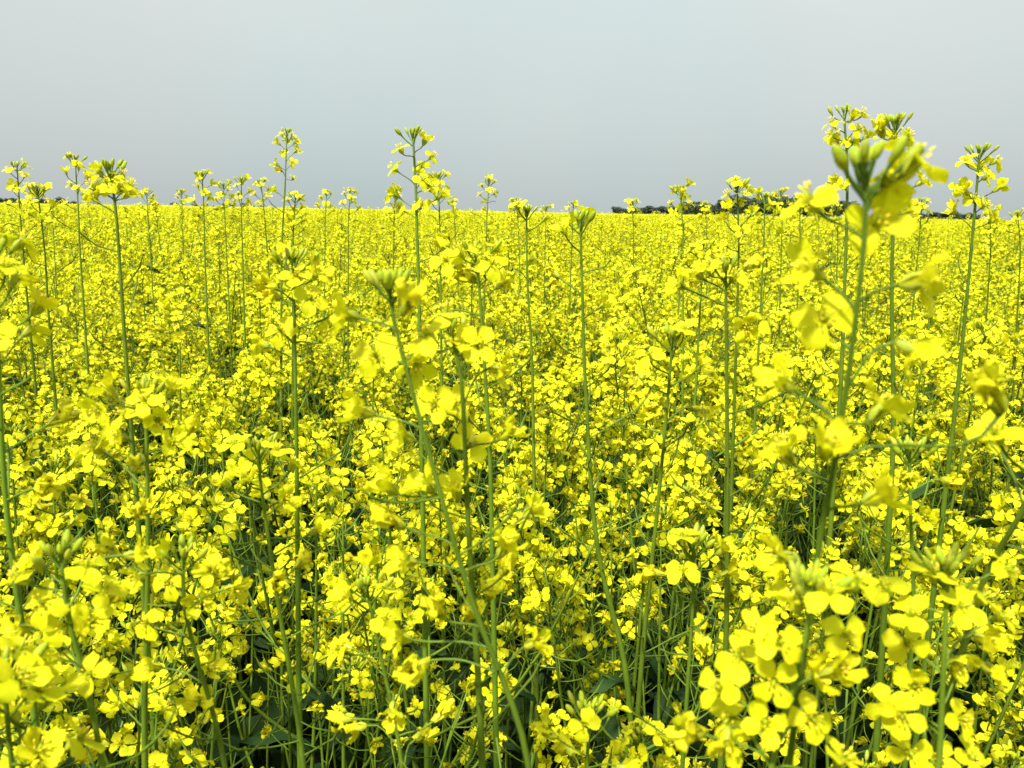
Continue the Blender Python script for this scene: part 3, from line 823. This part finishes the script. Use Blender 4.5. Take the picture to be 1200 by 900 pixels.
# ------------------------------------------------------------------ the crowd of plants: copies of twelve grown kinds
prng = random.Random(77)
KINDS = []
N_FULL = 12
for i in range(N_FULL + 5):
    H = prng.uniform(1.17, 1.27)
    lean = Vector((prng.uniform(-.04, .05), prng.uniform(-.04, .04), 0))
    pts = [Vector((0, 0, 0)), Vector((prng.uniform(-.02, .02), prng.uniform(-.02, .02), H * .4)), lean * .6 + UP * H * .75, lean + UP * H]
    if i < N_FULL:
        sp = grow(prng, pts, dict(open=prng.uniform(.035, .06)), prng.randint(8, 10), True, None, 3, .14, 5, twigs=1, bopt=dict(open=.045))
    else:       # thinner plants with more bare stalks
        sp = grow(prng, pts, dict(open=.05, step=.0055, wilt=.03, wstep=.011, pods=.12, lift=.25), prng.randint(6, 8), True, None, 4, .13, 6,
                  twigs=3, bopt=dict(open=.055, step=.0066, wilt=.03, wstep=.011, pods=.08, lift=.25))
    finish(sp)
    sp["H"] = H
    # distant version: one flower head for each raceme
    hd = heads(sp, "low_mb")
    sp["head_me"] = [h.mesh("flower_head") for h in hd.values()]
    whole = MB(); whole.join(sp["stem"])
    for b in sp["branches"]: whole.join(b)
    for h in hd.values(): whole.join(h)
    for k, m in sp["leaves"]: whole.join(LEAVES[k]["mb"], m)
    sp["whole"] = whole
    KINDS.append(sp)

def jitter_M(rng, x, y, sc):
    return (Matrix.Translation((x, y, 0)) @ Matrix.Rotation(rng.gauss(.01, .025), 4, 'Y') @ Matrix.Rotation(rng.gauss(0, .025), 4, 'X')
            @ Matrix.Rotation(rng.uniform(0, 6.28), 4, 'Z') @ Matrix.Diagonal((sc, sc, sc, 1)))

class Scatter:
    def __init__(self, cell=.1):
        self.g, self.c = {}, cell
        self.pts = []
    def ok(self, x, y, d):
        i, j = int(math.floor(x / self.c)), int(math.floor(y / self.c)); n = int(d / self.c) + 1
        for a in range(i - n, i + n + 1):
            for b in range(j - n, j + n + 1):
                for (u, v) in self.g.get((a, b), ()):
                    if (u - x) ** 2 + (v - y) ** 2 < d * d: return False
        return True
    def add(self, x, y):
        self.g.setdefault((int(math.floor(x / self.c)), int(math.floor(y / self.c))), []).append((x, y))

scat = Scatter()
for (x, y) in occupied: scat.add(x, y)
srng = random.Random(2024)
sites = []
for _ in range(90000):
    y = srng.uniform(-2.5, 11.0)
    x = srng.uniform(-1, 1) * (3.0 if y < 1.5 else 2.0 + y * .78)
    if math.hypot(x, y) < .34 or (math.hypot(x, y) < .43 and y > .1): continue
    if scat.ok(x, y, .100 if 0 < y < 1.0 and math.hypot(x, y) < 1.0 else .113):
        scat.add(x, y); sites.append((x, y))
half_w = lambda y: .66 * y + .16
seen = sorted([s for s in sites if s[1] > .30 and abs(s[0]) < half_w(s[1])], key=lambda s: math.hypot(*s))
rest = [s for s in sites if not (s[1] > .30 and abs(s[0]) < half_w(s[1]))]
N_OBJ = max(0, 300 - len(occupied))
things, rest2 = seen[:N_OBJ], seen[N_OBJ:]
COLS = ["at the far left", "in the left part", "about the middle", "in the right part", "at the far right"]
ORD = ["nearest", "second", "third", "fourth", "fifth", "sixth", "seventh", "eighth", "ninth", "tenth", "eleventh", "twelfth", "thirteenth", "fourteenth", "fifteenth"]
MARKS = [(30, "left edge stem"), (130, "wide umbrella shaped head"), (240, "compact head on the skyline"), (340, "tallest slender shoot"), (430, "blurred leaning bud topped stem"),
         (490, "tall centre left shoot"), (541, "centre stem with big flat flowers"), (617, "dark tipped stem"), (684, "widely branching stem"), (785, "left leaning bud stem"),
         (851, "straight stem with bunched flowers"), (930, "left lower right cluster"), (1008, "large blurred stem"), (1066, "pale bud cluster"), (1135, "right edge shoot")]
counts = {}
for (x, y) in things:
    rg = random.Random(int((x + 50) * 1e5) ^ int(y * 1e5))
    d = math.hypot(x, y)
    k = rg.randrange(N_FULL) if d > .95 or (d > .7 and rg.random() < .4) else N_FULL + rg.randrange(5)
    sp = KINDS[k]
    h = rg.gauss(1.225, .045)
    if d > .9 and rg.random() < .13: h += rg.uniform(.05, .16)
    if d < .6: h = min(h, 1.215)
    M = jitter_M(rg, x, y, h / sp["H"])
    px, _ = project((x, y, 1.2))
    c = COLS[max(0, min(4, int(px // 240)))]
    if d < 2.0:
        mx_, mark = min(MARKS, key=lambda q: abs(q[0] - px))
        side = "left" if px < mx_ else "right"
        n = counts[(mark, side)] = counts.get((mark, side), 0) + 1
        label = ORD[min(n, 15) - 1] + (" crowd canola plant" if n == 1 else " canola plant back") + " just " + side + " of the " + mark
        group = "canola plants crowding behind the foreground stems"
    else:
        label = "small canola plant in the solid yellow band further back " + c
        group = "canola plants further back " + c
    if d < 2.0:
        place(sp, M, label, group, d < .75, False)
    else:
        root = link("canola_plant", None, None, M); root.empty_display_size = .05
        tag(root, label, "plant", group)
        link("stem", sp["stem_me"], root)
        for b in sp["branch_me"]: link("side_branch", b, root)
        for hmesh in sp["head_me"]: link("flower_head", hmesh, root)
        for kk, m in sp["leaves"]: link("leaf", LEAVES[kk]["me"], root, m)

# ------------------------------------------------------------------ the rest of the crop: instanced, past counting
def scatter_stuff(name, label, meshes, pts):
    """pts: (x, y, rot euler, scale, which)"""
    protos = bpy.data.collections.new(name + "_kinds")      # never linked to the scene
    for i, me in enumerate(meshes):
        protos.objects.link(bpy.data.objects.new("%s_kind_%02d" % (name, i), me))
    me = bpy.data.meshes.new(name)
    me.from_pydata([(p[0], p[1], p[2]) for p in pts], [], [])
    a = me.attributes.new("rot", 'FLOAT_VECTOR', 'POINT'); a.data.foreach_set("vector", [c for p in pts for c in p[3]])
    a = me.attributes.new("scl", 'FLOAT', 'POINT'); a.data.foreach_set("value", [p[4] for p in pts])
    a = me.attributes.new("idx", 'INT', 'POINT'); a.data.foreach_set("value", [p[5] for p in pts])
    o = link(name, me)
    tag(o, label, "crop", None, "stuff")
    g = bpy.data.node_groups.new(name, 'GeometryNodeTree')
    g.interface.new_socket("Geometry", in_out='INPUT', socket_type='NodeSocketGeometry')
    g.interface.new_socket("Geometry", in_out='OUTPUT', socket_type='NodeSocketGeometry')
    gi, go = g.nodes.new("NodeGroupInput"), g.nodes.new("NodeGroupOutput")
    ip = g.nodes.new("GeometryNodeInstanceOnPoints")
    ci = g.nodes.new("GeometryNodeCollectionInfo")
    ci.inputs["Collection"].default_value = protos
    ci.inputs["Separate Children"].default_value = True
    ci.inputs["Reset Children"].default_value = True
    ip.inputs["Pick Instance"].default_value = True
    def attr(n, t):
        q = g.nodes.new("GeometryNodeInputNamedAttribute"); q.data_type = t; q.inputs["Name"].default_value = n
        return q.outputs["Attribute"]
    g.links.new(gi.outputs[0], ip.inputs["Points"])
    g.links.new(ci.outputs[0], ip.inputs["Instance"])
    g.links.new(attr("idx", 'INT'), ip.inputs["Instance Index"])
    e2r = g.nodes.new("FunctionNodeEulerToRotation")
    g.links.new(attr("rot", 'FLOAT_VECTOR'), e2r.inputs[0]); g.links.new(e2r.outputs[0], ip.inputs["Rotation"])
    g.links.new(attr("scl", 'FLOAT'), ip.inputs["Scale"])
    g.links.new(ip.outputs[0], go.inputs[0])
    md = o.modifiers.new("scatter", 'NODES'); md.node_group = g
    return o

crng = random.Random(5)
pts = []
for (x, y) in rest + rest2:
    k = crng.randrange(N_FULL)
    h = crng.gauss(1.225, .045) + (crng.uniform(.05, .21) if crng.random() < .14 else 0)
    pts.append((x, y, 0, (crng.gauss(0, .03), crng.gauss(.01, .03), crng.uniform(0, 6.28)), h / KINDS[k]["H"], k))
scatter_stuff("canola_crop", "mass of yellow flowering canola filling the field behind the nearer plants", [s["whole"].mesh("crop_plant") for s in KINDS], pts)

# far away: patches of many heads
patches = []
for i in range(6):
    mb = MB()
    for r_ in range(46):
        a, rr = crng.uniform(0, 6.28), .5 * math.sqrt(crng.random())
        x, y, z = rr * math.cos(a), rr * math.sin(a), 1.19 + crng.gauss(0, .05) + (crng.uniform(.03, .22) if crng.random() < .10 else 0)
        tube(mb, [Vector((x * .9, y * .9, .75)), Vector((x, y, z))], [.003, .0015], 3, STEM, False)
        for f in range(11):
            c = Vector((x + crng.gauss(0, .017), y + crng.gauss(0, .017), z - crng.uniform(0, .07)))
            n = Vector((crng.gauss(0, .6), crng.gauss(0, .6), 1)).normalized()
            u, v, _d = basis(n); s = .0095
            mb.add([c + u * s, c + v * s, c - u * s, c - v * s], [(0, 1, 2, 3)], PETAL)
    for q in range(14):      # green body under the heads
        a, rr = crng.uniform(0, 6.28), .45 * math.sqrt(crng.random())
        mb.join(LEAVES[crng.randint(3, 7)]["mb"], Matrix.Translation((rr * math.cos(a), rr * math.sin(a), crng.uniform(.5, .95))) @ Matrix.Rotation(crng.uniform(0, 6.28), 4, 'Z'))
    patches.append(mb.mesh("crop_patch"))
pts = []
def ring(y0, y1, per):
    n = int((y1 ** 2 - y0 ** 2) * .78 * per)
    for _ in range(n):
        y = math.sqrt(crng.uniform(y0 * y0, y1 * y1))
        x = crng.uniform(-1, 1) * (2.0 + .78 * y)
        pts.append((x, y, 0, (0, 0, crng.uniform(0, 6.28)), crng.gauss(1.0, .035), crng.randrange(6)))
ring(10.6, 26, 5.5); ring(26, 62, 3.5)
scatter_stuff("far_canola_crop", "distant canola heads merging into the yellow skyline of the field", patches, pts)

# farther still the heads merge into one rolling top
cm = MB(); V, F = [], []
ys = [58 * (1.035 ** i) for i in range(58)]
nx = 160
for y in ys:
    for j in range(nx + 1):
        x = (-1 + 2 * j / nx) * (y * 1.0 + 10)
        V.append(Vector((x, y, 1.17 + crng.gauss(0, .035))))
for i in range(len(ys) - 1):
    for j in range(nx):
        a = i * (nx + 1) + j
        F.append((a, a + 1, a + nx + 2, a + nx + 1))
cm.add(V, F, 0)
tag(link("far_field", cm.mesh("far_field", [M_CANOPY])), "far yellow canola field running to the skyline", "crop", None, "stuff")

# ------------------------------------------------------------------ far trees
TREES = []
trng = random.Random(9)
for i in range(4):
    crown = MB(); trunk = MB()
    H = 1.0
    tube(trunk, [Vector((0, 0, 0)), Vector((.02, 0, .35)), Vector((0, .02, .7))], [.035, .028, .012], 6, 0)
    for b in range(4):
        a = trng.uniform(0, 6.28)
        tube(trunk, [Vector((.01, 0, .25 + .1 * b)), Vector((.18 * math.cos(a), .18 * math.sin(a), .45 + .1 * b))], [.016, .006], 4, 0)
    lobes = [(Vector((trng.gauss(0, .17), trng.gauss(0, .17), trng.uniform(.35, .82))), trng.uniform(.14, .24)) for _ in range(11)]
    for c, r_ in lobes:
        for q in range(110):
            n = Vector((trng.gauss(0, 1), trng.gauss(0, 1), trng.gauss(0, 1))).normalized()
            p = c + n * r_ * trng.uniform(.55, 1.05)
            u, v, _d = basis((n + Vector((trng.gauss(0, .6), trng.gauss(0, .6), trng.gauss(0, .6)))).normalized())
            s = trng.uniform(.035, .065)
            crown.add([p + u * s, p + v * s * .7, p - u * s, p - v * s * .7], [(0, 1, 2, 3)], 0)
    TREES.append((trunk.mesh("trunk", [M_BARK]), crown.mesh("crown", [M_TREE], False)))

def tree(px, Y, top_px, label, group, wide=1.0):
    rg = random.Random(int(px * 97 + Y))
    b = at(px, 250, Y); top = at(px, top_px, Y).z
    root = link("far_tree", None, None, Matrix.Translation((b.x, Y, 0)) @ Matrix.Rotation(rg.uniform(0, 6.28), 4, 'Z') @ Matrix.Diagonal((top * wide, top * wide, top, 1)))
    tag(root, label, "tree", group)
    t, c = TREES[rg.randrange(4)]
    link("trunk", t, root); link("crown", c, root)

def belt(x0, x1, step, Y, profile, label, group, wide=1.5):
    x = x0
    rg = random.Random(int(x0 * 3 + Y))
    while x <= x1:
        tree(x, Y + rg.uniform(-12, 12), profile(x) + rg.uniform(-3, 2.5), label, group, wide * rg.uniform(.85, 1.2))
        x += step * rg.uniform(.7, 1.3)
def prof_main(x):
    if x < 800: return 243
    if x < 850: return 238
    if x < 950: return 230
    return 235
belt(722, 800, 6, 430, prof_main, "low dark tree at the thin left end of the far tree belt", "thin left end of the far tree belt")
belt(806, 992, 6, 400, prof_main, "dark round tree in the highest stretch of the far tree belt", "highest stretch of the far tree belt")
belt(1035, 1148, 7, 520, lambda x: 249, "dark tree in the low far belt between the blurred stem and the right edge", "low far belt at the right")
belt(0, 92, 7, 560, lambda x: 234, "dark tree in the far belt by the left edge", "far belt by the left edge")
belt(205, 318, 11, 640, lambda x: 239, "low dark tree in the thin far belt behind the left shoots", "thin far belt behind the left shoots")
